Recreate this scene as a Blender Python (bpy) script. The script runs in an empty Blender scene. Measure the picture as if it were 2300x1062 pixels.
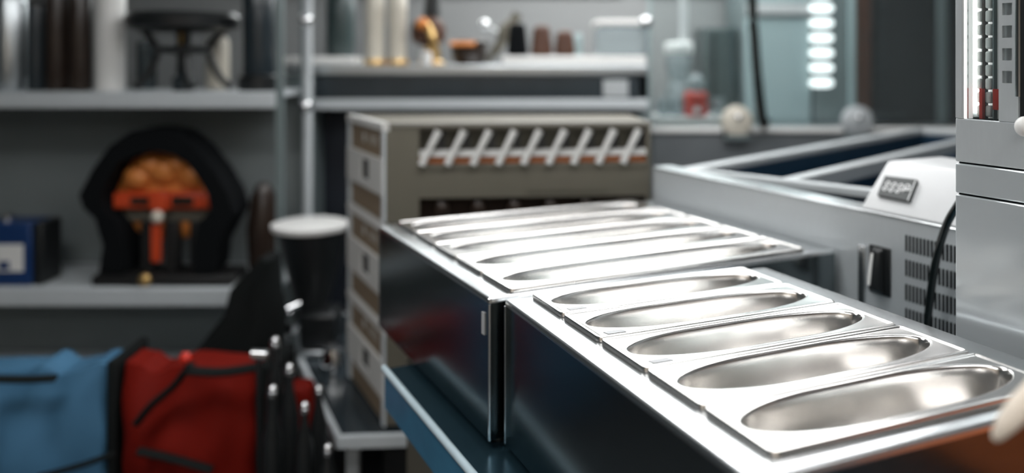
import bpy, bmesh, math, random
from mathutils import Vector, Matrix
random.seed(7)
S = bpy.context.scene
COL = S.collection
CZ = 1.66                     # eye height of the photographer

# ------------------------------------------------------------------ camera
cd = bpy.data.cameras.new('camera'); cam = bpy.data.objects.new('camera', cd); COL.objects.link(cam)
cam.location = (0, 0, CZ); cam.rotation_euler = (math.pi/2, 0, 0)
cd.sensor_width = 36; cd.lens = 36*1800/2300; cd.shift_y = -(531-132)/2300
cd.clip_start = .02; cd.clip_end = 60
cd.dof.use_dof = True; cd.dof.focus_distance = 1.42; cd.dof.aperture_fstop = (cd.lens/1000)/.0265
cd.dof.aperture_blades = 0
S.camera = cam
# ------------------------------------------------------------------ world, lights, exposure
W = bpy.data.worlds.new('world'); S.world = W; W.use_nodes = True
W.node_tree.nodes['Background'].inputs[0].default_value = (.55, .68, .75, 1)
W.node_tree.nodes['Background'].inputs[1].default_value = .15
LIGHT_STRENGTH = 9.0
S.view_settings.view_transform = 'Standard'; S.view_settings.look = 'None'
S.view_settings.gamma = 1; S.view_settings.use_curve_mapping = False
S.view_settings.exposure = 0.0
S.cycles.use_denoising = True
S.cycles.max_bounces = 8; S.cycles.glossy_bounces = 5; S.cycles.transmission_bounces = 6
S.cycles.sample_clamp_indirect = 8

# ------------------------------------------------------------------ materials
def mat(name, col, rough=.5, metal=0., noise=0., scale=20., bump=0., emit=0., spec=None, alpha=None, trans=0., stretch=(1,1,1), coat=0.):
    m = bpy.data.materials.new(name); m.use_nodes = True
    nt = m.node_tree; b = nt.nodes['Principled BSDF']
    b.inputs['Base Color'].default_value = (*col, 1); b.inputs['Roughness'].default_value = rough
    b.inputs['Metallic'].default_value = metal
    if spec is not None: b.inputs['Specular IOR Level'].default_value = spec
    if trans: b.inputs['Transmission Weight'].default_value = trans
    if coat: b.inputs['Coat Weight'].default_value = coat; b.inputs['Coat Roughness'].default_value = .08
    if emit:
        b.inputs['Emission Color'].default_value = (*col, 1); b.inputs['Emission Strength'].default_value = emit
    if noise or bump:
        tc = nt.nodes.new('ShaderNodeTexCoord'); mp = nt.nodes.new('ShaderNodeMapping')
        nz = nt.nodes.new('ShaderNodeTexNoise'); nz.inputs['Scale'].default_value = scale; nz.inputs['Detail'].default_value = 4
        mp.inputs['Scale'].default_value = stretch
        nt.links.new(tc.outputs['Object'], mp.inputs[0]); nt.links.new(mp.outputs[0], nz.inputs['Vector'])
        if noise:
            mx = nt.nodes.new('ShaderNodeMix'); mx.data_type = 'RGBA'
            mx.inputs[6].default_value = (*[c*(1-noise) for c in col], 1); mx.inputs[7].default_value = (*[min(1, c*(1+noise)) for c in col], 1)
            nt.links.new(nz.outputs['Fac'], mx.inputs[0]); nt.links.new(mx.outputs[2], b.inputs['Base Color'])
            mr = nt.nodes.new('ShaderNodeMapRange'); mr.inputs['To Min'].default_value = rough*(.95 if metal > .5 else .8); mr.inputs['To Max'].default_value = min(1, rough*(1.05 if metal > .5 else 1.2))
            nt.links.new(nz.outputs['Fac'], mr.inputs[0]); nt.links.new(mr.outputs[0], b.inputs['Roughness'])
        if bump:
            bp = nt.nodes.new('ShaderNodeBump'); bp.inputs['Strength'].default_value = bump; bp.inputs['Distance'].default_value = .004
            nt.links.new(nz.outputs['Fac'], bp.inputs['Height']); nt.links.new(bp.outputs[0], b.inputs['Normal'])
    return m
M = dict(
    midgrey=mat('mid_grey_panel', (.17, .185, .195), .35, .2, .1, 8),
    rimboard=mat('grey_rim_board', (.22, .21, .185), .6, 0, .1, 20),
    glowtop=mat('blue_glow_steel', (.07, .15, .20), .22, .85, .15, 8, .04),  # blue glow on the worktop is tinted into the steel colour
    tubelight=mat('cabinet_tube', (1, .98, .95), .5, 0, emit=7.0),
    slotback=mat('slot_back_board', (.075, .07, .05), .7, 0, .5, 25),
    steelrim=mat('chest_rim_grey', (.50, .53, .54), .4, .2, .05, 20),
    bead=mat('highlight_bead', (.62, .76, .82), .25, .2, .1, 30),  # pale tone holds the bright highlight along the worktop edge
    pan=mat('pan_steel', (.80, .785, .765), .20, 1, .015, 30, 0, stretch=(1, 6, 6)),
    rim=mat('bright_steel', (.76, .78, .79), .26, 1, .015, 30, stretch=(1, 6, 1)),
    mirror=mat('polished_steel', (.22, .25, .26), .19, 1, .06, 14, .02, stretch=(1, 1, 5)),
    steel=mat('brushed_steel', (.60, .64, .66), .3, 1, .05, 40, stretch=(1, 1, 12)),
    satin=mat('satin_grey_panel', (.52, .555, .57), .34, .25, .05, 25, stretch=(1, 6, 1), coat=.5),
    gloss=mat('glossy_grey_panel', (.52, .56, .575), .14, .3, .04, 5, .10, stretch=(1, 1, 6)),
    white=mat('white_enamel', (.50, .51, .515), .35, 0, .03, 30),
    film=mat('blue_film_steel', (.06, .22, .36), .2, .1, .25, 9, .08),
    filmdark=mat('dark_blue_lining', (.004, .024, .05), .4, 0, .15, 9),
    black=mat('black_plastic', (.012, .014, .015), .35, 0, .2, 40),
    rubber=mat('black_rubber', (.01, .01, .01), .5, 0, .2, 40),
    cable=mat('cable_black', (.008, .012, .012), .22, 0, .2, 30, coat=.5),
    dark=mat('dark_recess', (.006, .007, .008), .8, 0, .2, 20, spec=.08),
    slate=mat('slate_glass_panel', (.025, .035, .042), .2, 0, .2, 10),
    navy=mat('navy_recess', (.006, .010, .018), .6, 0, .2, 10),
    wall=mat('grey_plaster', (.30, .31, .31), .85, 0, .06, 6, .1),
    wallback=mat('warm_plaster', (.74, .64, .53), .85, 0, .06, 4, .1),
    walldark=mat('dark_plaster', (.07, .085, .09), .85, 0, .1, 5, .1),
    floor=mat('dark_tile_floor', (.045, .048, .05), .5, 0, .25, 3, .1),
    ceil=mat('ceiling_white', (.55, .56, .57), .9, 0, .03, 8),
    panel=mat('shelf_back_grey', (.19, .215, .22), .7, 0, .1, 4),
    shelf=mat('shelf_enamel', (.56, .60, .62), .45, 0, .05, 12),
    addedlamp=mat('added_lamp_diffuser', (1, 1, 1), .5, 0, emit=LIGHT_STRENGTH),
    olive=mat('olive_brown_board', (.120, .110, .084), .7, 0, .1, 20, .1),
    brown=mat('brown_board', (.215, .16, .105), .7, 0, .12, 30, .1),
    offwhite=mat('offwhite_board', (.60, .60, .58), .6, 0, .05, 20),
    orange=mat('orange_strip', (.42, .13, .04), .5, 0, .2, 30),
    orangebox=mat('added_box_orange', (.85, .20, .055), .45, 0, .25, 4),
    copper=mat('copper', (.72, .25, .06), .35, .1, .15, 12),
    redtray=mat('red_lacquer', (.62, .07, .02), .35, 0, .15, 12),
    brass=mat('brass', (.70, .46, .18), .3, .8, .1, 14),
    cream=mat('cream_ceramic', (.66, .62, .53), .35, 0, .04, 14),
    white2=mat('white_ceramic', (.82, .82, .80), .3, 0, .03, 14),
    darkbrown=mat('dark_brown_glaze', (.030, .020, .015), .22, 0, .2, 14),
    rust=mat('rust_brown', (.075, .028, .013), .6, 0, .35, 18, .3),
    bluecloth=mat('blue_nylon', (.06, .165, .28), .7, 0, .3, 5, .5, spec=.2),
    redcloth=mat('red_nylon', (.17, .007, .003), .7, 0, .3, 5, .5, spec=.15),
    strap=mat('black_webbing', (.008, .010, .010), .8, 0, .2, 60, .3, spec=.15),
    chrome=mat('chrome', (.85, .86, .87), .06, 1, .02, 10),
    tealdoor=mat('pale_teal_door', (.33, .42, .43), .35, 0, .06, 4),
    greypost=mat('grey_green_post', (.17, .21, .215), .4, .2, .08, 8),
    darkteal=mat('dark_teal_cabinet', (.045, .068, .07), .3, 0, .2, 5),
    redjar=mat('red_jar', (.60, .03, .015), .25, 0, .1, 10),
    bluelabel=mat('dark_blue_tin', (.01, .04, .14), .35, 0, .15, 10),
    wood=mat('pale_wood', (.80, .70, .58), .5, 0, .08, 12, stretch=(1, 8, 1)),
    led=mat('led_white', (.95, 1, 1), .5, 0, emit=1.6),
    striplight=mat('strip_light', (1, .99, .97), .5, 0, emit=.5),
    addedlight=mat('added_wall_diffuser', (.96, 1, 1), .5, 0, emit=4.3),
    pale_patch=mat('grey_reflection', (.45, .46, .47), .6, 0, .05, 30),
    plate=mat('dark_display', (.06, .065, .065), .3, .3, .1, 30),
    mark=mat('white_marking', (.85, .86, .86), .4, 0, .02, 30),
)
def glass(name, col, rough=.0, mixf=.86):
    m = bpy.data.materials.new(name); m.use_nodes = True; nt = m.node_tree; nt.nodes.clear()
    o = nt.nodes.new('ShaderNodeOutputMaterial'); t = nt.nodes.new('ShaderNodeBsdfTransparent'); g = nt.nodes.new('ShaderNodeBsdfGlossy')
    t.inputs[0].default_value = (*col, 1); g.inputs['Roughness'].default_value = .05 + rough; g.inputs[0].default_value = (.8, .85, .87, 1)
    f = nt.nodes.new('ShaderNodeFresnel'); f.inputs[0].default_value = 1.5
    mx = nt.nodes.new('ShaderNodeMixShader'); d = nt.nodes.new('ShaderNodeBsdfDiffuse'); d.inputs[0].default_value = (.7, .78, .8, 1)
    m2 = nt.nodes.new('ShaderNodeMixShader'); m2.inputs[0].default_value = 1-mixf
    nt.links.new(t.outputs[0], m2.inputs[1]); nt.links.new(d.outputs[0], m2.inputs[2])
    nt.links.new(f.outputs[0], mx.inputs[0]); nt.links.new(m2.outputs[0], mx.inputs[1]); nt.links.new(g.outputs[0], mx.inputs[2])
    nt.links.new(mx.outputs[0], o.inputs[0]); return m
M['glass'] = glass('clear_glass', (.95, .98, .98), mixf=.98)
M['darkglass'] = glass('smoked_glass', (.35, .42, .45), mixf=.97)
M['frosted'] = glass('cloudy_plastic', (.8, .86, .88), .1, mixf=.7)

# ------------------------------------------------------------------ mesh helpers
def BM(): return bmesh.new()
def hexa(bm, p):
    v = [bm.verts.new(q) for q in p]
    for f in ((0, 3, 2, 1), (4, 5, 6, 7), (0, 1, 5, 4), (1, 2, 6, 5), (2, 3, 7, 6), (3, 0, 4, 7)): bm.faces.new([v[i] for i in f])
def bx(bm, x0, x1, y0, y1, z0, z1):
    hexa(bm, [(x0, y0, z0), (x1, y0, z0), (x1, y1, z0), (x0, y1, z0), (x0, y0, z1), (x1, y0, z1), (x1, y1, z1), (x0, y1, z1)])
def prism(bm, pts, z0, z1):
    a = [bm.verts.new((x, y, z0)) for x, y in pts]; b = [bm.verts.new((x, y, z1)) for x, y in pts]; n = len(pts)
    bm.faces.new(a[::-1]); bm.faces.new(b)
    for i in range(n): bm.faces.new((a[i], a[(i+1) % n], b[(i+1) % n], b[i]))
def loft(bm, loops, cap0=True, cap1=True, closed=True):
    L = [[bm.verts.new(p) for p in lp] for lp in loops]; n = len(L[0])
    for a, b in zip(L, L[1:]):
        for i in range(n if closed else n-1): bm.faces.new((a[i], a[(i+1) % n], b[(i+1) % n], b[i]))
    if cap0: bm.faces.new(L[0][::-1])
    if cap1: bm.faces.new(L[-1])
def lathe(bm, prof, c=(0, 0, 0), seg=24, cap=True):
    loft(bm, [[(c[0]+max(r, 1e-4)*math.cos(2*math.pi*k/seg), c[1]+max(r, 1e-4)*math.sin(2*math.pi*k/seg), c[2]+z) for k in range(seg)] for r, z in prof], cap, cap)
def tube(bm, pts, r, seg=10, flat=1.0):
    P = [Vector(p) for p in pts]; rs = r if isinstance(r, (list, tuple)) else [r]*len(P); loops = []
    for i, p in enumerate(P):
        t = (P[min(i+1, len(P)-1)]-P[max(i-1, 0)]).normalized()
        a = t.cross(Vector((0, 0, 1))); a = a if a.length > .05 else t.cross(Vector((0, 1, 0))); a.normalize(); b = a.cross(t)
        loops.append([tuple(p+a*rs[i]*math.cos(2*math.pi*k/seg)+b*rs[i]*flat*math.sin(2*math.pi*k/seg)) for k in range(seg)])
    loft(bm, loops)
def ball(bm, c, rx, ry, rz, u=16, v=10):
    loft(bm, [[(c[0]+rx*math.sin(a)*math.cos(2*math.pi*k/u), c[1]+ry*math.sin(a)*math.sin(2*math.pi*k/u), c[2]-rz*math.cos(a)) for k in range(u)] for a in [math.pi*(i+.02)/(v+.04) for i in range(v+1)]])
def obj(name, bm, m, parent=None, smooth=False, bevel=0., seg=2, loc=None, label=None):
    bmesh.ops.recalc_face_normals(bm, faces=bm.faces)
    me = bpy.data.meshes.new(name); bm.to_mesh(me); bm.free()
    me.materials.append(M[m] if isinstance(m, str) else m)
    o = bpy.data.objects.new(name, me); COL.objects.link(o)
    if parent: o.parent = parent
    if loc: o.location = loc
    if smooth:
        for p in me.polygons: p.use_smooth = True
        try: me.set_sharp_from_angle(angle=math.radians(38))
        except Exception: pass
    if bevel:
        b = o.modifiers.new('b', 'BEVEL'); b.width = bevel; b.segments = seg; b.limit_method = 'ANGLE'; b.angle_limit = math.radians(30)
        b.harden_normals = False
        for p in me.polygons: p.use_smooth = True
        try: me.set_sharp_from_angle(angle=math.radians(38))
        except Exception: pass
    if label: o['label'] = label
    return o
def tag(o, label, cat, group=None):
    o['label'] = label; o['category'] = cat
    if group: o['group'] = group
    return o
def thing(name, label, cat, loc=(0, 0, 0), rz=0, group=None):
    o = bpy.data.objects.new(name, None); COL.objects.link(o); o.location = loc; o.rotation_euler = (0, 0, rz); o.empty_display_size = .05
    return tag(o, label, cat, group)
def struct(name, bm, m, **k):
    o = obj(name, bm, m, **k); o['kind'] = 'structure'; return o
def copy_tree(o, parent=None):
    c = o.copy(); COL.objects.link(c); c.parent = parent
    for ch in list(o.children): copy_tree(ch, c)
    return c
# positions in the room, read from bearings and distances in metres
def X(px, Y): return (px-1150)/1800*Y
def Z(py, Y): return CZ-(py-132)/1800*Y
# the counter line: u runs along the pans, v comes toward the photographer
YAW = .4494; OB = Vector((-.3374, 2.3396)); UD = Vector((math.cos(YAW), math.sin(YAW))); VD = Vector((math.sin(YAW), -math.cos(YAW)))
def uv(u, v): return OB+UD*u+VD*v
def face_hit(px, py, u):           # point (v, z) where a sight line meets the plane at u
    dx, dz = (px-1150)/1800, -(py-132)/1800
    Y = (u+OB.dot(UD))/(dx*UD.x+UD.y)
    return (Vector((dx*Y, Y))-OB).dot(VD), CZ+dz*Y

# ------------------------------------------------------------------ room shell
b = BM(); bx(b, -3.6, 4.2, -2.6, 5.75, -.05, 0); struct('floor', b, 'floor')
b = BM(); bx(b, -3.6, 4.2, -2.6, 5.75, 2.9, 3.0); struct('ceiling', b, 'ceil')
b = BM(); bx(b, -3.6, 4.2, 5.65, 5.75, 0, 2.9); struct('wall_back', b, 'wall')
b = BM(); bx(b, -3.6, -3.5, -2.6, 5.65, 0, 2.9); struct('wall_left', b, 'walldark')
b = BM(); bx(b, 4.1, 4.2, -2.6, 5.65, 0, 2.9); struct('wall_right', b, 'wall')
b = BM(); bx(b, -3.5, 4.1, -2.6, -2.5, 0, 2.9); struct('wall_front', b, 'wallback')

def added_ceiling_light(x, y, w, d, label, rz=0):  # unseen panels, added to brighten the room and the steel tops
    t = thing('added_ceiling_light', label, 'ceiling light', (x, y, 2.9), rz, 'added ceiling light panels')
    b = BM()
    for s in (-1, 1):
        bx(b, -w/2-.03, w/2+.03, s*d/2-.015+(.015*s), s*d/2+.015+(.015*s), -.05, 0); bx(b, s*w/2-.015+(.015*s), s*w/2+.015+(.015*s), -d/2, d/2, -.05, 0)
    obj('frame', b, 'white', t)
    b = BM(); bx(b, -w/2, w/2, -d/2, d/2, -.035, -.02); obj('diffuser', b, 'addedlamp', t)
added_ceiling_light(.9, 4.75, 2.6, .6, 'added long white ceiling light panel over the far counter')
added_ceiling_light(.9, 3.3, 2.2, .6, 'added white ceiling light panel above the stacked crates')
added_ceiling_light(.3, 1.9, 1.8, .5, 'added white ceiling light panel above the rear bain marie')
added_ceiling_light(1.6, .2, 1.6, .5, 'added white ceiling light panel behind the photographer')
added_ceiling_light(-1.5, 1.3, 1.6, .6, 'added white ceiling light panel over the bags and shelves')  # added to brighten the left-facing panels
added_ceiling_light(-.2, -1.4, 2.4, .6, 'added white ceiling light panel near the warm front wall')  # added to light the warm wall that the pans mirror
for k, (x, lb) in enumerate(((-1.25, 'added long wall light high on the back wall behind the shelving'), (.15, 'added long wall light high on the back wall above the sideboard'), (1.55, 'added long wall light high on the back wall above the far counter'), (2.95, 'added long wall light high on the back wall, nearest the wall on the right'))):
    t = thing('added_wall_light', lb, 'wall light', (x, 5.65, 2.41), 0, 'added wall lights high on the back wall')  # unseen panels added to give the steel its blown-out highlights
    b = BM(); bx(b, -.64, .64, -.05, 0, -.29, .29); obj('housing', b, 'white', t, bevel=.005)
    b = BM(); bx(b, -.60, .60, -.062, -.0505, -.25, .25); obj('diffuser', b, 'addedlight', t)

# ------------------------------------------------------------------ worktop on its base
t = thing('worktop', 'long steel worktop with blue filmed edge carrying both bain maries', 'worktop', (OB.x, OB.y, 0), YAW)
WT = .870
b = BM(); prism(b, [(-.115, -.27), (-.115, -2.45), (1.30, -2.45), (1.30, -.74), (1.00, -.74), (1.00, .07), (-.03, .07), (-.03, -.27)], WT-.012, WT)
obj('top_sheet', b, 'glowtop', t, bevel=.004)
b = BM(); bx(b, -.118, -.103, -2.45, -.272, WT-.100, WT-.0125); obj('edge_fascia', b, 'film', t, bevel=.003)
b = BM(); tube(b, [(-.117, -.266, WT-.001), (-.117, -1.2, WT-.001), (-.117, -2.45, WT-.001)], .009, 10); obj('edge_bead', b, 'bead', t, smooth=True)
b = BM(); bx(b, .04, .98, -2.4, .03, .12, WT-.1); obj('base_cabinet', b, 'olive', t, bevel=.004)
for (lx, ly) in ((.08, -.02), (.94, -.02), (.08, -2.3), (.94, -2.3)):
    b = BM(); lathe(b, [(.022, 0), (.022, .12)], (lx, ly, 0), 12); obj('leg', b, 'steel', t)

# ------------------------------------------------------------------ gastronorm pans
def rloop(u0, u1, v0, v1, rx, ry, z, n=2.0, ns=16, nl=18, nsh=4):
    rx = min(rx, (u1-u0)/2-.0005); ry = min(ry, (v1-v0)/2-.0005); pts = []
    def corner(cx, cy, a0):
        for k in range(ns):
            a = a0+math.pi/2*k/ns; c, s = math.cos(a), math.sin(a)
            pts.append((cx+rx*math.copysign(abs(c)**(2/n), c), cy+ry*math.copysign(abs(s)**(2/n), s), z))
    def line(p, q, m):
        for k in range(m): pts.append((p[0]+(q[0]-p[0])*k/m, p[1]+(q[1]-p[1])*k/m, z))
    corner(u1-rx, v1-ry, 0); line((u1-rx, v1), (u0+rx, v1), nl)
    corner(u0+rx, v1-ry, math.pi/2); line((u0, v1-ry), (u0, v0+ry), nsh)
    corner(u0+rx, v0+ry, math.pi); line((u0+rx, v0), (u1-rx, v0), nl)
    corner(u1-rx, v0+ry, 1.5*math.pi); line((u1, v0+ry), (u1, v1-ry), nsh)
    return pts
def pan_mesh(P, p, depth, mu, mv, erx):
    b = BM(); g = .0012
    o = lambda i, z, r=.012: rloop(i, P-i, -p+g+i, -g-i, max(.003, r-i), max(.003, r-i), z, nsh=2)
    q = lambda i, z, n=2.0: rloop(mu+i, P-mu-i, -p+mv+.006+i, -mv+.001-i, erx, (p-2*mv-.005)*.488-i*.97, z, n, nsh=2)
    loops = [o(.0025, .0), o(0, .0012), o(0, .0078), o(.0012, .0098), o(.0045, .0104), o(.0075, .0100), o(.009, .0088), o(.012, .0084),
             q(-.003, .0086), q(-.0005, .0086), q(.0012, .0079), q(.0026, .0060), q(.0036, .003), q(.0055, -.008), q(.009, -.03), q(.0125, -.05),
             q(.019, -depth*.70), q(.026, -depth*.86), q(.036, -depth*.96), q(.048, -depth)]
    loft(b, loops, False, True)
    me_o = obj('food_pan', b, 'pan', None, smooth=True)
    return me_o
def bain_marie(label, loc, yaw, u0, u1, v0, v1, P, p, depth, names, mu, mv, erx, group, reflections):
    t = thing('bain_marie', label, 'bain marie', (loc[0], loc[1], WT+.0005), yaw)
    zt = 1.1755-WT; zb = .016
    b = BM()                                                # mirror polished shell: four walls and a floor
    hexa(b, [(u0, -v1, zb), (u0+.004, -v1, zb), (u0+.004, -v0, zb), (u0, -v0, zb), (u0, -v1, zt-.012), (u0+.004, -v1, zt-.012), (u0+.004, -v0, zt-.012), (u0, -v0, zt-.012)])
    bx(b, u1-.004, u1, -v1, -v0, zb, zt-.012); bx(b, u0+.004, u1-.004, -v0-.004, -v0, zb, zt-.012); bx(b, u0+.004, u1-.004, -v1, -v1+.004, zb, zt-.012)
    bx(b, u0+.004, u1-.004, -v1+.004, -v0-.004, zb, zb+.004)
    obj('body', b, 'mirror', t)
    b = BM()                                                # top frame around the pans
    H = (.012, P-.012, -5*p+.012, -.012)
    outer0 = rloop(u0-.001, u1+.001, -v1-.001, -v0+.001, .008, .008, zt-.012); outer1 = rloop(u0-.001, u1+.001, -v1-.001, -v0+.001, .008, .008, zt-.004)
    outer2 = rloop(u0+.0015, u1-.0015, -v1+.0015, -v0-.0015, .007, .007, zt-.0008); outer3 = rloop(u0+.004, u1-.004, -v1+.004, -v0-.004, .006, .006, zt)
    inner = rloop(H[0], H[1], H[2], H[3], .01, .01, zt); inner2 = rloop(H[0], H[1], H[2], H[3], .01, .01, zt-.02)
    loft(b, [outer0, outer1, outer2, outer3, inner, inner2], False, False)
    obj('top_frame', b, 'rim', t, smooth=True)
    for fx in (u0+.035, u1-.035):
        for fy in (-v0-.03, -v1+.03):
            b = BM(); lathe(b, [(.013, 0), (.015, .004), (.012, zb)], (fx, fy, 0), 14); obj('foot', b, 'rubber', t)
    for sy in (-v0-.0, -v1):                                # folded seam at the two corners of the long side
        b = BM(); tube(b, [(u0+.002, sy, zb), (u0+.002, sy, zt-.014)], .0035, 8); obj('corner_seam', b, 'rim', t, smooth=True)
    first = None
    for k in range(5):
        if first is None: first = pan_mesh(P, p, depth, mu, mv, erx); o = first
        else: o = first.copy(); COL.objects.link(o)
        w = Vector(loc)+Vector((math.sin(yaw), -math.cos(yaw)))*(k*p)
        o.location = (w.x, w.y, 1.1762); o.rotation_euler = (0, 0, yaw)
        tag(o, names[k], 'food pan', group)
        if k in reflections:  # grey reflections on the pan rim, built as thin patches
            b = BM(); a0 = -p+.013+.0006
            prism(b, [(.026, a0), (.062, a0), (.058, a0+.013), (.022, a0+.013)], .0088, .0092); obj('pale_patch', b, 'pale_patch', o, label='small grey reflection patch on the pan rim')
    return t
nearn = ['empty steel food pan of the nearer bain marie, farthest of its five', 'empty steel food pan of the nearer bain marie, second from its far end',
         'empty steel food pan in the middle of the nearer bain marie', 'empty steel food pan of the nearer bain marie, next to its front pan',
         'large empty steel food pan at the front end of the nearer bain marie']
farn = ['blurred steel food pan of the rear bain marie, nearest the stacked crates', 'blurred steel food pan of the rear bain marie, second from the stacked crates',
        'steel food pan in the middle of the rear bain marie', 'steel food pan of the rear bain marie, one before its front pan',
        'steel food pan of the rear bain marie, right behind the nearer bain marie']
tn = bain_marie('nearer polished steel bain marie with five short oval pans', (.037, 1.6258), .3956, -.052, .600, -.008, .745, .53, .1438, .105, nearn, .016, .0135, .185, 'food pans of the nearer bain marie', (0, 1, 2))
tb = bain_marie('rear polished steel bain marie with five long pans, by the crate stack', (OB.x, OB.y), YAW, -.050, .915, -.006, .7715, .8226, .1534, .11, farn, .021, .0145, .24, 'food pans of the rear bain marie', ())
# small bright tab on the rear bain marie's corner
b = BM(); bx(b, -.053, -.0505, -.755, -.742, .225, .27); obj('corner_tab', b, 'white', tb)

# ------------------------------------------------------------------ control housing along the right of the units
UW = .93
t = thing('control_housing', 'long grey steel control housing with vents and black knob beside the pans', 'control housing', (OB.x, OB.y, WT+.0005), YAW)
def dz(z): return z-WT-.0005
vend = 1.262
b = BM(); bx(b, UW, UW+.07, -vend, .03, 0, dz(1.283)); hous = obj('body', b, 'satin', t)
b = BM(); bx(b, UW-.004, UW+.074, -vend, .034, dz(1.2832), dz(1.288)); obj('top_edge', b, 'rim', t, bevel=.002)
# vents: four rows of slots; the slots are recesses lined black, so each one is a dark inset plate with a steel surround pressed out around it
vs0, _ = face_hit(2036, 546, UW); pitch = .0125*1.13
rows = []
for py0, py1 in ((527, 565), (582, 620), (637, 675), (691, 729)):
    _, z1 = face_hit(2036, py0, UW); _, z0 = face_hit(2036, py1, UW); rows.append((dz(z0), dz(z1)))
step = (face_hit(2141, 570, UW)[0]-vs0)/12.5
slot_src = None
for (z0, z1) in rows:
    for k in range(17):
        if vs0+k*step > vend-.01: break
        if slot_src is None:
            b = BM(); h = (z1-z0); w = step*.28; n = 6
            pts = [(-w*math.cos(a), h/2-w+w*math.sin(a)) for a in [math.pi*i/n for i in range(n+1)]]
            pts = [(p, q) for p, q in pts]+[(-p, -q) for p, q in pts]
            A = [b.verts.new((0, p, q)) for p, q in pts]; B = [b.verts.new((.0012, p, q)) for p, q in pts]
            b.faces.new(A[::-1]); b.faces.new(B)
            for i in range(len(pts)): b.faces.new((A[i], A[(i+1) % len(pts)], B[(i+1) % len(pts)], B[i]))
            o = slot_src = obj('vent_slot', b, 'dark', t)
        else:
            o = slot_src.copy(); COL.objects.link(o)
        o.location = (UW-.0010, -(vs0+k*step), (z0+z1)/2)
# raised collar rings around the slot field
b = BM()
for (z0, z1) in rows: bx(b, UW-.0016, UW-.0002, -vend+.002, -(vs0-step), z1+.0035, z1+.0048)
# rotary knob
va, za = face_hit(1958, 612, UW); vb, _ = face_hit(2000, 612, UW); _, zt = face_hit(1990, 556, UW); _, zl = face_hit(1990, 664, UW)
b.free()
va = face_hit(1946, 612, UW)[0]; b = BM(); bx(b, UW-.006, UW, -vb-.002, -va-.012, dz(zl), dz(zt)); kp = obj('switch_plate', b, 'black', t, bevel=.002)
zc = (dz(zl)+dz(zt))/2; vc = (va+vb)/2
b = BM(); hh = (zt-zl)/2
vc += .004
hexa(b, [(UW-.030, -vc-.012, zc-hh*.75), (UW-.030, -vc+.010, zc-hh*.75), (UW-.004, -vc+.018, zc-hh*.98), (UW-.004, -vc-.018, zc-hh*.98),
         (UW-.018, -vc-.010, zc+hh*.82), (UW-.018, -vc+.008, zc+hh*.82), (UW-.004, -vc+.018, zc+hh*.97), (UW-.004, -vc-.018, zc+hh*.97)])
kn = obj('knob', b, 'black', t, bevel=.004)
b = BM(); hexa(b, [(UW-.0325, -vc+.002, zc-hh*.6), (UW-.0305, -vc+.0115, zc-hh*.6), (UW-.026, -vc+.0125, zc-hh*.6), (UW-.029, -vc+.002, zc-hh*.6),
                   (UW-.022, -vc+.002, zc+hh*.7), (UW-.020, -vc+.0095, zc+hh*.7), (UW-.016, -vc+.0105, zc+hh*.7), (UW-.018, -vc+.002, zc+hh*.7)])
obj('pointer', b, 'white2', kn, bevel=.001)
# screws / pressed seam between the rear unit and the knob
b = BM(); bx(b, UW-.006, UW, -(face_hit(1945, 600, UW)[0]), -(face_hit(1930, 600, UW)[0]), 0, dz(1.20)); obj('seam_post', b, 'rim', t, bevel=.002)

# sloping console with dark display, on top of the housing
t = thing('control_console', 'sloping white steel console with small dark display plate above the vents', 'control console', (OB.x, OB.y, 1.2885), YAW)
cv0 = .830; ch = .108; lean = .095
b = BM()
x0 = UW+.008
pr = [(x0, 0), (x0+lean, ch), (x0+lean+.01, ch+.004), (x0+.30, ch+.004), (x0+.30, 0)]
A = [(x, -cv0, z) for x, z in pr]; B_ = [(x, -vend, z) for x, z in pr]
loft(b, [A, B_]); obj('shell', b, 'white', t, bevel=.006, seg=3)
sl = Vector((lean, 0, ch)).normalized(); nrm = Vector((-sl.z, 0, sl.x))
def on_slope(px, py):
    d = Vector(((px-1150)/1800, 1, -(py-132)/1800)); d = Vector((d.xy.dot(UD), -(d.xy.dot(VD)), d.z))
    o = Vector((-OB.dot(UD), OB.dot(VD), CZ-1.2885)); n = nrm; s = (Vector((x0, 0, 0))-o).dot(n)/d.dot(n); return o+d*s
q = [on_slope(1974, 442), on_slope(2046, 457), on_slope(2064, 408), on_slope(1992, 399)]
b = BM(); hexa(b, [tuple(p-nrm*.001) for p in q]+[tuple(p+nrm*.0095) for p in q]); pl = obj('display_plate', b, 'plate', t, bevel=.001)
ex = (q[1]-q[0]); ey = (q[3]-q[0]); o0 = q[0]+nrm*.0098
def glyph(cx, cy, rx, ry, closed=True):
    b = BM(); n = 14; L = []
    for k in range(n):
        a = 2*math.pi*k/n; c = o0+ex*(cx+rx*math.cos(a))+ey*(cy+ry*math.sin(a)); L.append(c)
    for i in range(n): tube(b, [L[i], L[(i+1) % n]], .0017, 6)
    obj('digit', b, 'mark', pl)
for cx in (.20, .40, .60): glyph(cx, .62, .056, .10); glyph(cx-.03, .36, .052, .09)
glyph(.80, .66, .075, .09)
b = BM(); tube(b, [o0+ex*.66+ey*.44, o0+ex*.93+ey*.52], .0026, 6); tube(b, [o0+ex*.72+ey*.36, o0+ex*.74+ey*.60], .0015, 6); obj('digit', b, 'mark', pl)
b = BM(); hexa(b, [tuple(p) for p in (o0+ex*.955, o0+ex*.975, o0+ex*.975+ey, o0+ex*.955+ey)]+[tuple(p+nrm*.0008) for p in (o0+ex*.955, o0+ex*.975, o0+ex*.975+ey, o0+ex*.955+ey)]); obj('display_trim', b, 'mark', pl)

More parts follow.
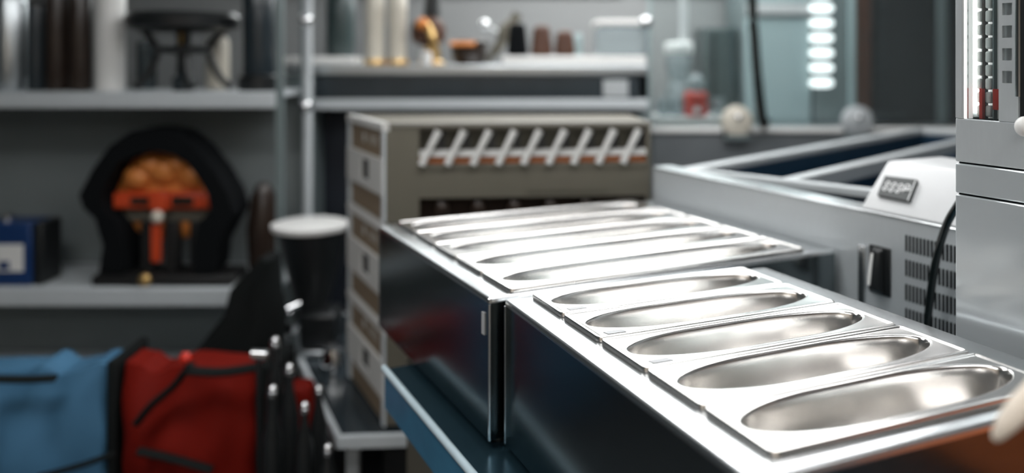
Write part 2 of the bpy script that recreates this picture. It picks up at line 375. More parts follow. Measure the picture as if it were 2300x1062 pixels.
# black power cable bowing in front of the vents
pts = []
for px, py, u in ((2190, 395, UW-.10), (2155, 455, UW-.07), (2128, 500, UW-.055), (2108, 560, UW-.05), (2096, 620, UW-.045), (2088, 680, UW-.04), (2082, 740, UW-.04), (2080, 820, UW-.05)):
    v, z = face_hit(px, py, u); w = uv(u, v); pts.append((w.x, w.y, z))
pts = [(*uv(1.15, 1.10), 1.4125), (*uv(1.02, 1.12), 1.425)]+pts
pts += [(pts[-1][0]+.02, pts[-1][1]-.02, WT+.03), (pts[-1][0]+.05, pts[-1][1]-.06, WT+.012), (pts[-1][0]+.12, pts[-1][1]-.02, WT+.012)]
def smooth_pts(P, n=5):
    P = [Vector(p) for p in P]; out = []
    for i in range(len(P)-1):
        p0, p1, p2, p3 = P[max(i-1, 0)], P[i], P[i+1], P[min(i+2, len(P)-1)]
        for k in range(n):
            s = k/n; out.append(.5*((2*p1)+(p2-p0)*s+(2*p0-5*p1+4*p2-p3)*s*s+(3*p1-p0-3*p2+p3)*s**3))
    return out+[P[-1]]
b = BM(); tube(b, smooth_pts(pts), .0085, 12); o = obj('power_cable', b, 'cable', None, smooth=True); tag(o, 'thick black power cable hanging in front of the vent slots', 'cable')

# ------------------------------------------------------------------ tall grey machine at the right
UM = .66
t = thing('display_warmer', 'tall grey steel cabinet with vertical lit window and square holes, at the right edge', 'warming cabinet', (OB.x, OB.y, WT+.0005), YAW)
m0, zz = face_hit(2145, 362, UM); zA = dz(zz); zB = dz(face_hit(2145, 432, UM)[1]); zC = dz(face_hit(2145, 265, UM)[1])
m1 = 1.46; MD = .26
b = BM(); bx(b, UM, UM+MD, -m1, -m0, 0, zB-.003); obj('lower_panel', b, 'gloss', t, bevel=.003)
b = BM(); bx(b, UM, UM+MD, -m1, -m0, zB, zA-.003); obj('middle_panel', b, 'gloss', t, bevel=.003)
b = BM(); bx(b, UM+.001, UM+MD, -m1, -m0, zA, zC); obj('upper_panel', b, 'satin', t, bevel=.002)
b = BM(); bx(b, UM+.006, UM+MD-.006, -m1+.004, -m0-.004, 0.01, zC); obj('inner_core', b, 'dark', t)
zt = 2.30-WT
def vv(px): return face_hit(px, 130, UM)[0]
b = BM(); bx(b, UM, UM+MD, -vv(2163), -m0, zC, zt); obj('corner_post', b, 'satin', t, bevel=.002)
b = BM(); bx(b, UM+.002, UM+.02, -vv(2169), -vv(2163.5), zC, zt); obj('light_strip', b, 'striplight', t)
b = BM(); bx(b, UM+.05, UM+MD, -m1, -m0-.03, zC, zt); obj('back_panel', b, 'white', t)
b = BM(); bx(b, UM+.030, UM+.044, -m0-.020, -m0-.006, zC+.01, zt-.02); obj('tube_light', b, 'tubelight', t)
for i, (pa, pb) in enumerate(((2170, 2181), (2189, 2202))):      # columns of small white pads behind the glass
    for k in range(14):
        za = zC+.004+k*.0245
        b = BM(); bx(b, UM+.028, UM+.042, -vv(pb), -vv(pa), za, za+.0205); obj('pad', b, 'white2', t, bevel=.003)
for pa, pb, m in ((2182, 2187, 'darkbrown'), (2205, 2208, 'greypost'), (2226, 2229, 'greypost')):
    b = BM(); bx(b, UM+.03, UM+.04, -vv(pb), -vv(pa), zC, zt); obj('divider', b, m, t)
for pa, pb, z0, z1 in ((2181.5, 2188.5, 0, .055), (2212, 2234, .018, .055)):
    b = BM(); bx(b, UM+.022, UM+.03, -vv(pb), -vv(pa), zC+z0, zC+z1); obj('red_marker', b, 'redjar', t)
b = BM(); bx(b, UM+.004, UM+.007, -vv(2243), -vv(2169.5), zC, zt); obj('window_pane', b, 'glass', t)
# perforated strip with square holes
va, vb = vv(2243), vv(2287); h0, h1 = vv(2251), vv(2273)
holes = []
for py in (20, 71, 122, 173, -31, -82, -133):
    z = dz(face_hit(2262, py, UM)[1]); holes.append(z)
holes.sort(); hs = .0105
b = BM(); bx(b, UM, UM+.006, -h0, -va, zC, zt); bx(b, UM, UM+.006, -vb, -h1, zC, zt)
prev = zC
for z in holes: bx(b, UM, UM+.006, -h1, -h0, prev, z-hs); prev = z+hs
bx(b, UM, UM+.006, -h1, -h0, prev, zt); obj('perforated_strip', b, 'satin', t)
b = BM(); bx(b, UM+.016, UM+.02, -vb, -va, zC, zt); obj('strip_backing', b, 'satin', t)
b = BM(); bx(b, UM+.004, UM+.02, -m1, -vb-.001, zC, zt); obj('dark_jamb', b, 'black', t)
b = BM(); v_, z_ = face_hit(2296, 190, UM); tube(b, [(UM-.012, -v_, dz(z_)-.02), (UM-.012, -v_, dz(z_)+.30)], .004, 8); obj('handle_bar', b, 'chrome', t, smooth=True)
b = BM(); v_, z_ = face_hit(2299, 284, UM-.02); ball(b, (UM-.018, -v_, dz(z_)), .018, .013, .017); obj('knob', b, 'white2', t, smooth=True)

# orange box added out of view so the bain marie's front mirrors orange
t = thing('orange_reflector', 'added orange box beyond the right edge, mirrored in the front of the nearer bain marie', 'box', (OB.x, OB.y, WT+.0005), YAW)
b = BM(); bx(b, .70, 1.15, -2.30, -1.52, 0, .25); obj('body', b, 'orangebox', t, bevel=.02, seg=3)
b = BM(); bx(b, .69, 1.16, -2.31, -1.51, .252, .30); obj('lid', b, 'orangebox', t, bevel=.02, seg=3)
b = BM(); lathe(b, [(.045, 0), (.055, .02), (.055, .175), (.05, .192)], seg=20); o = obj('utensil_crock', b, 'cream', None, smooth=True, loc=(1.27, 1.0, WT+.3015)); tag(o, 'cream crock on the orange box beyond the right edge, propping the paddle', 'crock')
# pale wooden paddle resting on it, tip in front of the bain marie
b = BM(); Y0 = .80
P_ = [(X(2233, Y0), Y0, Z(988, Y0)), (X(2240, Y0), Y0, Z(978, Y0)), (X(2262, Y0), Y0+.002, Z(954, Y0)), (X(2300, Y0), Y0+.006, Z(922, Y0)), (X(2360, Y0), Y0+.012, Z(878, Y0)), (X(2460, Y0), Y0+.03, Z(812, Y0)), (.85, Y0+.08, 1.392), (1.262, Y0+.195, 1.377)]
tube(b, P_, [.003, .0065, .0105, .0135, .0145, .014, .012, .011], 16, .8)
o = obj('wooden_paddle', b, 'wood', None, smooth=True); tag(o, 'out of focus pale wooden paddle tip at the front corner of the nearest pan', 'paddle')

# ------------------------------------------------------------------ helper for boxes on a slanted face
def fbox(b, O, ex, x0, x1, z0, z1, d0, d1):      # ex: unit direction along the face; depth grows outward (to the photographer's side)
    n = Vector((ex.y, -ex.x))
    P = lambda x, d, z: (O.x+ex.x*x+n.x*d, O.y+ex.y*x+n.y*d, z)
    hexa(b, [P(x0, d0, z0), P(x1, d0, z0), P(x1, d1, z0), P(x0, d1, z0), P(x0, d0, z1), P(x1, d0, z1), P(x1, d1, z1), P(x0, d1, z1)])

# ------------------------------------------------------------------ low table under the crates
TZ = .36
t = thing('low_table', 'low glass topped table with steel rim under the crate stack', 'table')
poly = [(-.589, 2.77), (.44, 2.84), (.44, 4.08), (-1.03, 4.08), (-1.03, 3.75)]
b = BM(); prism(b, poly, TZ-.012, TZ-.002); obj('table_top', b, 'slate', t)
b = BM()
for i in range(5):
    p, q_ = Vector(poly[i]), Vector(poly[(i+1) % 5]); e = (q_-p); L = e.length; e.normalize(); fbox(b, p, e, -.012, L+.012, TZ-.04, TZ+.004, 0, .022)
obj('rim', b, 'shelf', t, bevel=.003)
for (lx, ly) in ((-.56, 2.83), (.38, 2.90), (.38, 4.02), (-.98, 4.02)):
    b = BM(); bx(b, lx-.022, lx+.022, ly-.022, ly+.022, 0, TZ-.04); obj('leg', b, 'shelf', t)
b = BM(); bx(b, -.48, .3, 2.95, 3.6, 0, .27); o = obj('storage_bin', b, 'black', None, bevel=.01); tag(o, 'black storage bin under the low table, orange band above it', 'bin')
b = BM(); bx(b, -.485, .305, 2.945, 3.605, .272, .30); obj('lid', b, 'orange', o, bevel=.006)

# ------------------------------------------------------------------ stack of three crates
F0 = Vector((-.446, 2.82)); F1 = Vector((.50, 2.895)); E1 = (F1-F0); L1 = E1.length; E1.normalize()
N1 = Vector((E1.y, -E1.x))
EL = Vector((-.430, .903)).normalized(); LD = .50          # left side, running away
B0 = F0+EL*LD; B1 = Vector((F1.x-.02, B0.y+.02))
HC = (1.431-TZ-.003)/3
def crate():
    t = thing('slotted_crate', '', 'crate')
    ins = .06
    G0 = F0-N1*ins*1.0+EL*.0; 
    # core set back behind the front board
    NL = Vector((-EL.y, EL.x)); c0 = F0+EL*ins-NL*.014; c1 = F1-N1*ins; BB = B0-NL*.014
    b = BM(); prism(b, [tuple(c0), tuple(c1), tuple(B1), tuple(BB)], .006, HC-.012); obj('core', b, 'darkbrown', t)
    # front board with two slots
    s0, s1 = L1*.125, L1*.985
    a0, a1 = HC*.57, HC*.93; b0, b1 = HC*.02+.004, HC*.245
    b = BM()
    fbox(b, F0, E1, 0, s0, .004, HC-.014, -.012, 0); fbox(b, F0, E1, s1, L1, .004, HC-.014, -.012, 0)
    fbox(b, F0, E1, s0, s1, a1, HC-.014, -.012, 0); fbox(b, F0, E1, s0, s1, b1, a0, -.012, 0)
    obj('front_board', b, 'olive', t)
    # left board
    b = BM(); fbox(b, B0, -EL, 0, LD-.001, .004, HC-.014, -.012, 0); obj('side_board', b, 'brown', t)
    # white handle panel with a hand hole
    w0, w1 = HC*.27, HC*.63; hx0, hx1 = LD*.42, LD*.64; hz0, hz1 = HC*.35, HC*.57
    b = BM()
    fbox(b, B0, -EL, -.004, hx0, w0, w1, .0, .012); fbox(b, B0, -EL, hx1, LD+.004, w0, w1, .0, .012)
    fbox(b, B0, -EL, hx0, hx1, w0, hz0, .0, .012); fbox(b, B0, -EL, hx0, hx1, hz1, w1, .0, .012)
    hp = obj('handle_panel', b, 'offwhite', t)
    b = BM(); fbox(b, B0, -EL, hx0, hx1, hz0, hz1, .0, .002); obj('hand_hole', b, 'dark', hp)
    # rim and corner strips
    b = BM(); fbox(b, B0, -EL, -.006, LD+.006, HC-.030, HC-.002, -.014, .012); obj('side_rim', b, 'offwhite', t)
    b = BM(); fbox(b, F0, E1, 0.012, L1+.004, HC-.014, HC-.002, -.06, .006); obj('front_rim', b, 'rimboard', t)
    b = BM(); prism(b, [tuple(c0), tuple(F0), tuple(F1), tuple(c1), tuple(B1), tuple(B0)][1:], HC-.013, HC-.004); obj('top_board', b, 'olive', t)
    b = BM(); fbox(b, B0, -EL, LD-.020, LD+.008, .002, HC-.03, .001, .009); fbox(b, B0, -EL, -.006, .030, .002, HC-.03, .001, .009); obj('corner_strip', b, 'shelf', t)
    # ledges and slanted white bars in the upper slot
    b = BM(); fbox(b, F0, E1, s0, s1, a0+.030, a0+.050, -.055, -.004); obj('ledge', b, 'offwhite', t)
    b = BM(); fbox(b, F0, E1, s0, s1, a0+.006, a0+.028, -.05, -.016); obj('orange_band', b, 'orange', t)
    b = BM(); fbox(b, F0, E1, s0, s1, a0-.012, a0+.003, -.03, .006); obj('ledge', b, 'olive', t)
    nb = 9
    for k in range(nb):
        cx = s0+.035+k*(s1-s0-.04)/(nb-.35); h = a1-a0
        b = BM(); P0 = F0+E1*(cx-.026)+N1*.010; P1 = F0+E1*(cx+.034)+N1*.004
        tube(b, [(P0.x, P0.y, a0+.002), ((P0.x+P1.x)/2, (P0.y+P1.y)/2, a0+h*.5), (P1.x, P1.y, a1-.006)], [.014, .012, .014], 10); obj('slanted_bar', b, 'offwhite', t, smooth=True)
        b = BM(); fbox(b, F0, E1, cx+.032, cx+.056, a0+h*.45, a1-.014, -.05, -.03); obj('dark_insert', b, 'black', t)
    b = BM(); fbox(b, F0, E1, s0, s1, a0+.052, a1-.001, -.058, -.052); obj('slot_back', b, 'slotback', t)
    # dull lumps in the lower slot
    for k in range(6):
        cx = s0+.08+k*(s1-s0-.1)/5.5; P0 = F0+E1*cx-N1*.035
        b = BM(); lathe(b, [(.022, b0+.01), (.03, b0+.02), (.03, b1-.03), (.02, b1-.012)], (P0.x, P0.y, 0), 12); obj('inner_jar', b, 'darkbrown', t, smooth=True)
    b = BM(); fbox(b, F0, E1, L1*.53, L1*.83, HC*.30, HC*.52, .0, .004); obj('label_panel', b, 'olive', t)
    b = BM()
    for k, (x_, w_) in enumerate(((.42, .012), (.455, .006), (.60, .005), (.66, .005), (.72, .005), (.78, .005))):
        fbox(b, B0, -EL, LD*x_, LD*x_+w_, HC*.74, HC*.84, .0005, .0018)
    obj('printed_mark', b, 'offwhite', t)
    return t
c = crate(); c.location = (0, 0, TZ+.006+2*(HC+.001)); tag(c, 'topmost olive brown crate of the stack, slanted white bars in its front slot', 'crate', 'stacked slotted crates')
for k, lb in ((1, 'middle olive brown crate of the stack behind the rear bain marie'), (0, 'bottom crate of the stack, standing on the low table')):
    d = copy_tree(c); d.location = (0, 0, TZ+.006+k*(HC+.001)); tag(d, lb, 'crate', 'stacked slotted crates')

# ------------------------------------------------------------------ coffee grinder with white lid, on the low table
Yh = 3.60
t = thing('grinder', 'black coffee grinder with wide white lid beside the crate stack', 'grinder', (X(697, Yh), Yh, TZ-.001))
zl = Z(503, Yh)-TZ
def g(py): return Z(py, Yh)-TZ
b = BM(); lathe(b, [(.10, g(514)), (.168, g(512)), (.172, g(508)), (.172, g(501)), (.15, g(498)), (.0, g(497))], seg=32); obj('lid', b, 'white2', t, smooth=True)
b = BM(); lathe(b, [(.06, g(700)), (.085, g(660)), (.125, g(590)), (.155, g(515.5))], (.01, 0, 0), 28); obj('hopper', b, 'black', t, smooth=True)
b = BM(); bx(b, -.03, .13, -.09, .09, .03, g(690)); obj('body', b, 'black', t, bevel=.02)
b = BM(); bx(b, -.10, .12, -.12, .12, 0, .03); obj('base', b, 'steel', t, bevel=.008)
b = BM(); tube(b, [(-.03, -.10, g(668)), (-.07, -.15, g(672))], .022, 12); obj('chrome_spout', b, 'chrome', t, smooth=True)
b = BM(); lathe(b, [(.0, g(725)), (.028, g(722)), (.045, g(705)), (.045, g(698))], (-.05, -.13, 0), 16); obj('portafilter_cup', b, 'chrome', t, smooth=True)
b = BM(); tube(b, [(-.085, 0, .03), (-.085, 0, g(535))], .012, 10); obj('support_rod', b, 'greypost', t)
# little chrome jug at its foot
b = BM(); lathe(b, [(.0, 0), (.05, 0), (.055, .05), (.04, .09), (.045, .10)], seg=20); o = obj('milk_jug', b, 'chrome', None, smooth=True, loc=(X(750, 3.36), 3.36, TZ+.0045-.0045)); tag(o, 'small shiny jug on the low table near the grinder', 'jug')

# ------------------------------------------------------------------ shelving at the left
YS = 3.8; YB = 4.30
t = thing('shelving_unit', 'grey steel shelving unit with two deep shelves and back panel at the left', 'shelving unit')
xl, xr = -3.2, X(632, YS)
b = BM(); bx(b, xl, xr-.031, YB-.02, YB, .05, Z(207, YS)-.031); obj('back_panel', b, 'panel', t)
for nm, pt, pb in (('shelf', 207, 243), ('shelf', 648, 688)):
    b = BM(); bx(b, xl, xr-.031, YS+.02, YB-.021, Z(pt, YS)-.03, Z(pt, YS)); bx(b, xl, xr-.031, YS, YS+.02, Z(pb, YS), Z(pt, YS)); obj(nm, b, 'shelf', t, bevel=.006)
b = BM(); bx(b, xl, xr-.031, YS+.02, YB-.021, .06, .10); obj('shelf', b, 'shelf', t)
for x_ in (xr-.03, xl-.03):
    for y_ in (YS+.03, YB-.03):
        b = BM(); bx(b, x_, x_+.03, y_-.02, y_+.02, 0, 2.4); obj('upright', b, 'greypost', t)
# upper shelf goods
ZU = Z(207, YS)+.0005; Yu = 3.98
def pos(px): return X(px, Yu)
def canister(px, r, h, m, label, nm='canister', lidm=None, cat='canister', y=Yu, z=None, lid_h=.03):
    z = ZU if z is None else z
    b = BM(); lathe(b, [(r*.94, 0), (r, .01), (r, h-.012), (r*.95, h)], seg=28); o = obj(nm, b, m, None, smooth=True, loc=(X(px, y), y, z)); tag(o, label, cat)
    if lidm: b = BM(); lathe(b, [(r*1.03, h+.0005), (r*1.03, h+lid_h*.7), (r*.6, h+lid_h)], seg=28); obj('lid', b, lidm, o, smooth=True)
    return o
canister(22, .078, .46, 'steel', 'tall dull steel canister at the left end of the upper shelf', lidm='steel')
canister(82, .042, .42, 'slate', 'slim dark grey canister between steel and brown canisters on the upper shelf', lidm='black')
canister(128, .052, .50, 'darkbrown', 'dark brown bottle on the upper shelf, next to the slim grey canister', 'bottle', cat='bottle', lidm='black')
canister(180, .055, .47, 'darkbrown', 'dark brown bottle on the upper shelf, beside the bright white tall jar', 'bottle', cat='bottle', lidm='steel')
canister(248, .070, .52, 'white2', 'bright white tall jar on the upper shelf beside the black burner stand', 'tall_jar', cat='canister', lidm='white')
canister(582, .078, .50, 'slate', 'dark grey urn with black foot at the right end of the upper shelf', 'urn', cat='urn', lidm='black')
b = BM(); lathe(b, [(.098, 0), (.10, .01), (.10, .07), (.085, .08)], seg=28); o = obj('foot_ring', b, 'black', bpy.data.objects['urn'], smooth=True)
# chafing burner stand
t = thing('burner_stand', 'black hourglass shaped burner stand with curved legs on the upper shelf', 'burner stand', (X(412, Yu), Yu, ZU))
def u_(py): return Z(py, Yu)-ZU
b = BM(); lathe(b, [(.20, u_(72)), (.262, u_(62)), (.268, u_(40)), (.25, u_(30)), (.0, u_(28))], seg=32); obj('top_dish', b, 'black', t, smooth=True)
b = BM(); lathe(b, [(.05, u_(122)), (.13, u_(118)), (.135, u_(106)), (.05, u_(102))], seg=28); obj('middle_plate', b, 'black', t, smooth=True)
for k in range(4):
    a = math.radians(20+90*k); c_, s_ = math.cos(a), math.sin(a)
    b = BM(); tube(b, smooth_pts([(.20*c_, .20*s_*.6, u_(66)), (.155*c_, .155*s_*.6, u_(88)), (.125*c_, .125*s_*.6, u_(114)), (.15*c_, .15*s_*.6, u_(150)), (.19*c_, .19*s_*.6, u_(180)), (.235*c_, .235*s_*.6, .014)]), .018, 10)
    obj('leg', b, 'black', t, smooth=True)
b = BM(); lathe(b, [(.05, 0.001), (.055, .06), (.03, .075), (.02, .09)], seg=20); obj('burner', b, 'slate', t, smooth=True)
b = BM(); lathe(b, [(.022, u_(100)), (.022, u_(74))], seg=14); obj('stem', b, 'brass', t)
b = BM(); lathe(b, [(.055, 0), (.06, .04), (.06, .24), (.05, .27)], seg=28); o = obj('storage_jar', b, 'cream', None, smooth=True, loc=(X(488, 4.2), 4.205, ZU)); tag(o, 'pale jar standing behind the burner stand on the upper shelf', 'jar')
canister(330, .050, .25, 'darkglass', 'dark glass jar standing behind the burner stand, on the white jar side', 'glass_jar', cat='jar', y=4.2)

# lower shelf goods
ZL = Z(648, YS)+.0005; Yl = 3.95
t = thing('copper_roaster', 'large black domed roaster with glowing copper inside on the lower shelf', 'roaster', (X(362, Yl), Yl, ZL))
def r_(py): return Z(py, Yl)-ZL
def xx(px): return X(px, Yl)-X(362, Yl)
arch = [(240, 600), (250, 540), (232, 480), (205, 455), (196, 430), (225, 375), (262, 325), (310, 292), (365, 281), (420, 290), (462, 322), (505, 375), (535, 425), (548, 470), (530, 500), (505, 545), (500, 600)]
inner = [(300, 600), (300, 540), (285, 490), (258, 465), (252, 430), (268, 395), (290, 360), (325, 342), (365, 334), (408, 342), (438, 362), (462, 395), (482, 430), (486, 465), (462, 490), (450, 540), (450, 600)]
b = BM()
for y0, y1 in ((-.10, .12),):
    O_ = [(xx(a), r_(c_)) for a, c_ in arch]; I_ = [(xx(a), r_(c_)) for a, c_ in inner]; n = len(O_)
    rows_ = [[(p[0], y1, p[1]) for p in I_], [(p[0]*.97, y1, p[1]*.985) for p in O_], [(p[0], y0+.03, p[1]) for p in O_], [(p[0]*.96, y0, p[1]*.98) for p in O_], [(p[0]*1.02, y0, p[1]*1.0) for p in I_]]
    V = [[b.verts.new(p) for p in r] for r in rows_]
    for i in range(5):
        A_, B2 = V[i], V[(i+1) % 5]
        for k in range(n-1): b.faces.new((A_[k], A_[k+1], B2[k+1], B2[k]))
obj('hood', b, 'dark', t, smooth=True)
b = BM(); ball(b, (xx(368), .07, r_(440)), .27, .05, .235, 24, 12)
for px, py, r in ((305, 400, .075), (365, 385, .085), (428, 395, .08), (335, 372, .07), (392, 370, .07)): ball(b, (xx(px), .03, r_(py)), r, .06, r*.85)
obj('copper_lobes', b, 'copper', t, smooth=True)
b = BM(); bx(b, xx(258), xx(486), -.03, .07, r_(468), r_(430)); obj('red_trough', b, 'redtray', t, bevel=.015)
b = BM(); bx(b, xx(392), xx(440), -.034, -.031, r_(460), r_(438)); obj('trough_slot', b, 'darkbrown', t)
b = BM(); bx(b, xx(300), xx(340), -.034, -.031, r_(458), r_(440)); obj('trough_slot', b, 'darkbrown', t)
b = BM(); bx(b, xx(348), xx(385), -.06, -.02, r_(470), r_(425)); obj('spout_block', b, 'redtray', t, bevel=.01)
b = BM(); ball(b, (xx(368), -.075, r_(480)), .03, .025, .032); obj('spout', b, 'cream', t, smooth=True)
b = BM(); bx(b, xx(270), xx(480), .02, .08, r_(500), r_(468)); obj('cradle', b, 'olive', t, bevel=.012)
for pa, pb in ((318, 346), (372, 402), (428, 452)):
    b = BM(); bx(b, xx(pa), xx(pb), -.02, .06, .045, r_(495)); obj('column', b, 'rubber', t, bevel=.01)
b = BM(); bx(b, xx(346), xx(368), -.04, -.015, r_(585), r_(500)); obj('red_gauge', b, 'redtray', t, bevel=.006)
b = BM(); bx(b, xx(232), xx(540), -.12, .12, 0.0, .05); obj('base', b, 'rubber', t, bevel=.012)
b = BM(); ball(b, (xx(352), -.13, r_(612)), .03, .02, .03); obj('brass_knob', b, 'brass', t, smooth=True)
b = BM(); lathe(b, [(.08, 0), (.12, .05), (.13, .22), (.10, .36), (.05, .42), (.0, .43)], seg=24); o = obj('brown_jug', b, 'darkbrown', None, smooth=True, loc=(X(592, 4.02), 4.02, ZL)); tag(o, 'dark brown rounded jug on the lower shelf beside the domed roaster', 'jug')
o.scale = (.62, .62, 1.1)
t = thing('blue_tin', 'dark blue tin with white label at the left end of the lower shelf', 'tin', (X(48, 3.93), 3.93, ZL))
b = BM(); bx(b, -.13, .10, -.09, .09, 0, .30); obj('box', b, 'bluelabel', t, bevel=.01)
b = BM(); bx(b, -.12, .065, -.094, -.0905, .07, .20); obj('label_panel', b, 'white2', t)
b = BM(); bx(b, -.05, .0, -.097, -.0945, .08, .12); obj('label_print', b, 'bluelabel', t)
b = BM(); lathe(b, [(.035, .302), (.035, .33), (.02, .335)], (-.07, 0, 0), 16); obj('cap', b, 'chrome', t, smooth=True)
b = BM(); bx(b, .101, .15, -.08, .09, 0, .30); obj('black_side', b, 'black', t, bevel=.01)

# ------------------------------------------------------------------ fabric bags at the bottom left
def bag(label, px0, px1, tops, m, Y, group='soft insulated bags on the floor', straps=()):
    t = thing('insulated_bag', label, 'bag', (0, Y, 0))
    n = 40; x0, x1 = X(px0, Y), X(px1, Y)
    def top(px):
        for (a, ya), (c_, yc) in zip(tops, tops[1:]):
            if a <= px <= c_: s = (px-a)/(c_-a); s = s*s*(3-2*s); return ya+(yc-ya)*s
        return tops[-1][1]
    b = BM(); G = []
    nz = 16
    for side in (0, 1):
        rows = []
        for j in range(nz+1):
            r = []
            for i in range(n+1):
                s = i/n; px = px0+(px1-px0)*s; zt_ = Z(top(px), Y); z = .004+(zt_-.004)*j/nz
                bulge = .10*math.sin(math.pi*s)**.5*math.sin(math.pi*min(1, .15+.8*j/nz))
                wr = .010*math.sin(7*s+3*j/nz*2)+.006*math.sin(19*s-5*j/nz)
                y = (-.08-bulge+wr) if side == 0 else (.16-wr*.5-.10*j/nz)
                r.append(b.verts.new((x0+(x1-x0)*s+.006*math.sin(j*.9), y, z)))
            rows.append(r)
        G.append(rows)
    for rows in G:
        for j in range(nz):
            for i in range(n): b.faces.new((rows[j][i], rows[j][i+1], rows[j+1][i+1], rows[j+1][i]))
    f, k = G
    for j in range(nz):
        b.faces.new((f[j][0], f[j+1][0], k[j+1][0], k[j][0])); b.faces.new((f[j][n], k[j][n], k[j+1][n], f[j+1][n]))
    for i in range(n): b.faces.new((f[0][i], k[0][i], k[0][i+1], f[0][i+1]))
    for i in range(n): b.faces.new((f[nz][i], f[nz][i+1], k[nz][i+1], k[nz][i]))
    obj('fabric_body', b, m, t, smooth=True)
    for pts, w in straps:
        b = BM(); tube(b, smooth_pts([(X(px, Y-.2), -.215, Z(py, Y-.2)) for px, py in pts], 4), w, 10, .5); obj('strap', b, 'strap', t, smooth=True)
    return t
YG = 3.0
bag('blue nylon insulated bag with black straps under the shelves', -30, 268, [(-30, 815), (90, 812), (125, 798), (165, 818), (200, 812), (245, 796), (268, 800)], 'bluecloth', YG,
    straps=[([(-30, 846), (60, 848), (128, 845)], .024), ([(90, 1066), (180, 1042), (262, 1014)], .018)])
bag('red nylon insulated bag with diagonal black strap, next to the blue bag', 302, 590, [(302, 795), (335, 800), (370, 818), (405, 806), (430, 800), (590, 812)], 'redcloth', YG,
    straps=[([(432, 815), (395, 862), (345, 905), (312, 945)], .026), ([(425, 828), (500, 832), (585, 820)], .028), ([(315, 1008), (380, 1022), (480, 1050)], .022)])
b = BM(); bx(b, X(274, YG), X(294, YG), YG-.12, YG+.15, 0, Z(785, YG)); o = obj('folded_board', b, 'strap', None, bevel=.01); tag(o, 'black upright board wedged between the blue and the red bag', 'board')
b = BM(); bx(b, X(594, YG), X(640, YG), YG-.10, YG+.15, 0, Z(800, YG)); o = obj('folded_board', b, 'strap', None, bevel=.01); tag(o, 'black upright board standing against the right side of the red bag', 'board')
b = BM(); bx(b, X(652, 3.0), X(708, 3.0), 2.93, 3.03, 0, Z(850, 3.0)); o = obj('red_sack', b, 'redcloth', None, bevel=.03, seg=3); tag(o, 'dark red sack behind the black bottles, below the low table edge', 'sack')
b = BM(); ball(b, (0, 0, 0), .022, .02, .022); o = obj('round_clip', b, 'redjar', None, smooth=True, loc=(X(418, YG-.2), YG-.205, Z(803, YG-.2))); o.parent = [c for c in bpy.data.objects if c.get('label', '').startswith('red nylon')][0]; o.location = (X(418, YG-.2), -.205, Z(803, YG-.2)); o['label'] = 'shiny red clip'
# black draped cloth between shelves and bags
Yc = 3.28
b = BM(); rowsP = []
outl = [((590, 570), (625, 580)), ((520, 640), (632, 655)), ((505, 690), (645, 720)), ((460, 745), (640, 780)), ((415, 800), (642, 835)), ((410, 880), (640, 900)), ((410, 1140), (640, 1140))]
loops = []
for (a, ya), (c_, yc) in outl:
    L_ = []
    for k in range(24):
        s = 2*math.pi*k/24; cx = (a+c_)/2; w = (c_-a)/2
        yy = (ya+yc)/2; L_.append((X(cx+w*math.cos(s), Yc), Yc+.085*math.sin(s)*(1+.25*math.sin(4*s)), max(.001, Z(yy, Yc))))
    loops.append(L_)
loft(b, loops[::-1]); o = obj('draped_cloth', b, 'strap', None, smooth=True); tag(o, 'black cloth cover draped to a point behind the red bag', 'cloth')

# ------------------------------------------------------------------ black bottles with chrome caps
b = BM(); Yt = 2.62; bx(b, X(600, Yt), X(756, Yt), Yt-.13, Yt+.16, 0, .20); o = obj('bottle_stand', b, 'black', None, bevel=.01); tag(o, 'low black stand carrying the bottles at the bottom', 'stand')
def bottle(px, py, Y, r, label):
    h = Z(py, Y)-.2015
    b = BM(); lathe(b, [(r*.95, 0), (r, .01), (r, h*.62), (r*.45, h*.82), (r*.4, h-.03)], seg=18); o = obj('black_bottle', b, 'black', None, smooth=True, loc=(X(px, Y), Y, .201)); tag(o, label, 'bottle', 'black bottles with chrome caps')
    b = BM(); lathe(b, [(r*.46, h-.031), (r*.5, h-.028), (r*.5, h-.014)], seg=16); ball(b, (0, 0, h-.008), r*.5, r*.5, r*.5); obj('cap', b, 'chrome', o, smooth=True)
for px, py, Y, r, lb in ((618, 760, 2.72, .033, 'tallest black bottle with chrome cap, touching the black cloth'), (650, 820, 2.66, .032, 'black bottle with chrome cap in front of the tallest one'),
                         (612, 868, 2.54, .030, 'short black bottle with chrome cap nearest the red bag'), (684, 905, 2.54, .028, 'black bottle with chrome cap in the middle of the bottle stand'),
                         (716, 868, 2.72, .030, 'black bottle with chrome cap nearest the low table corner'), (736, 1000, 2.53, .030, 'shortest black bottle, silver cap low by the table leg')):
    bottle(px, py, Y, r, lb)
b = BM(); tube(b, [(X(566, 2.6), 2.6, Z(795, 2.6)), (X(600, 2.6), 2.6, Z(797, 2.6))], .017, 12); o = obj('chrome_handle', b, 'chrome', None, smooth=True); tag(o, 'short chrome handle sticking out above the red bag', 'handle')
b = BM(); tube(b, [(X(580, 2.6), 2.6, Z(797, 2.6)), (X(584, 2.6), 2.6, .0)], .008, 10); obj('stem', b, 'black', o)
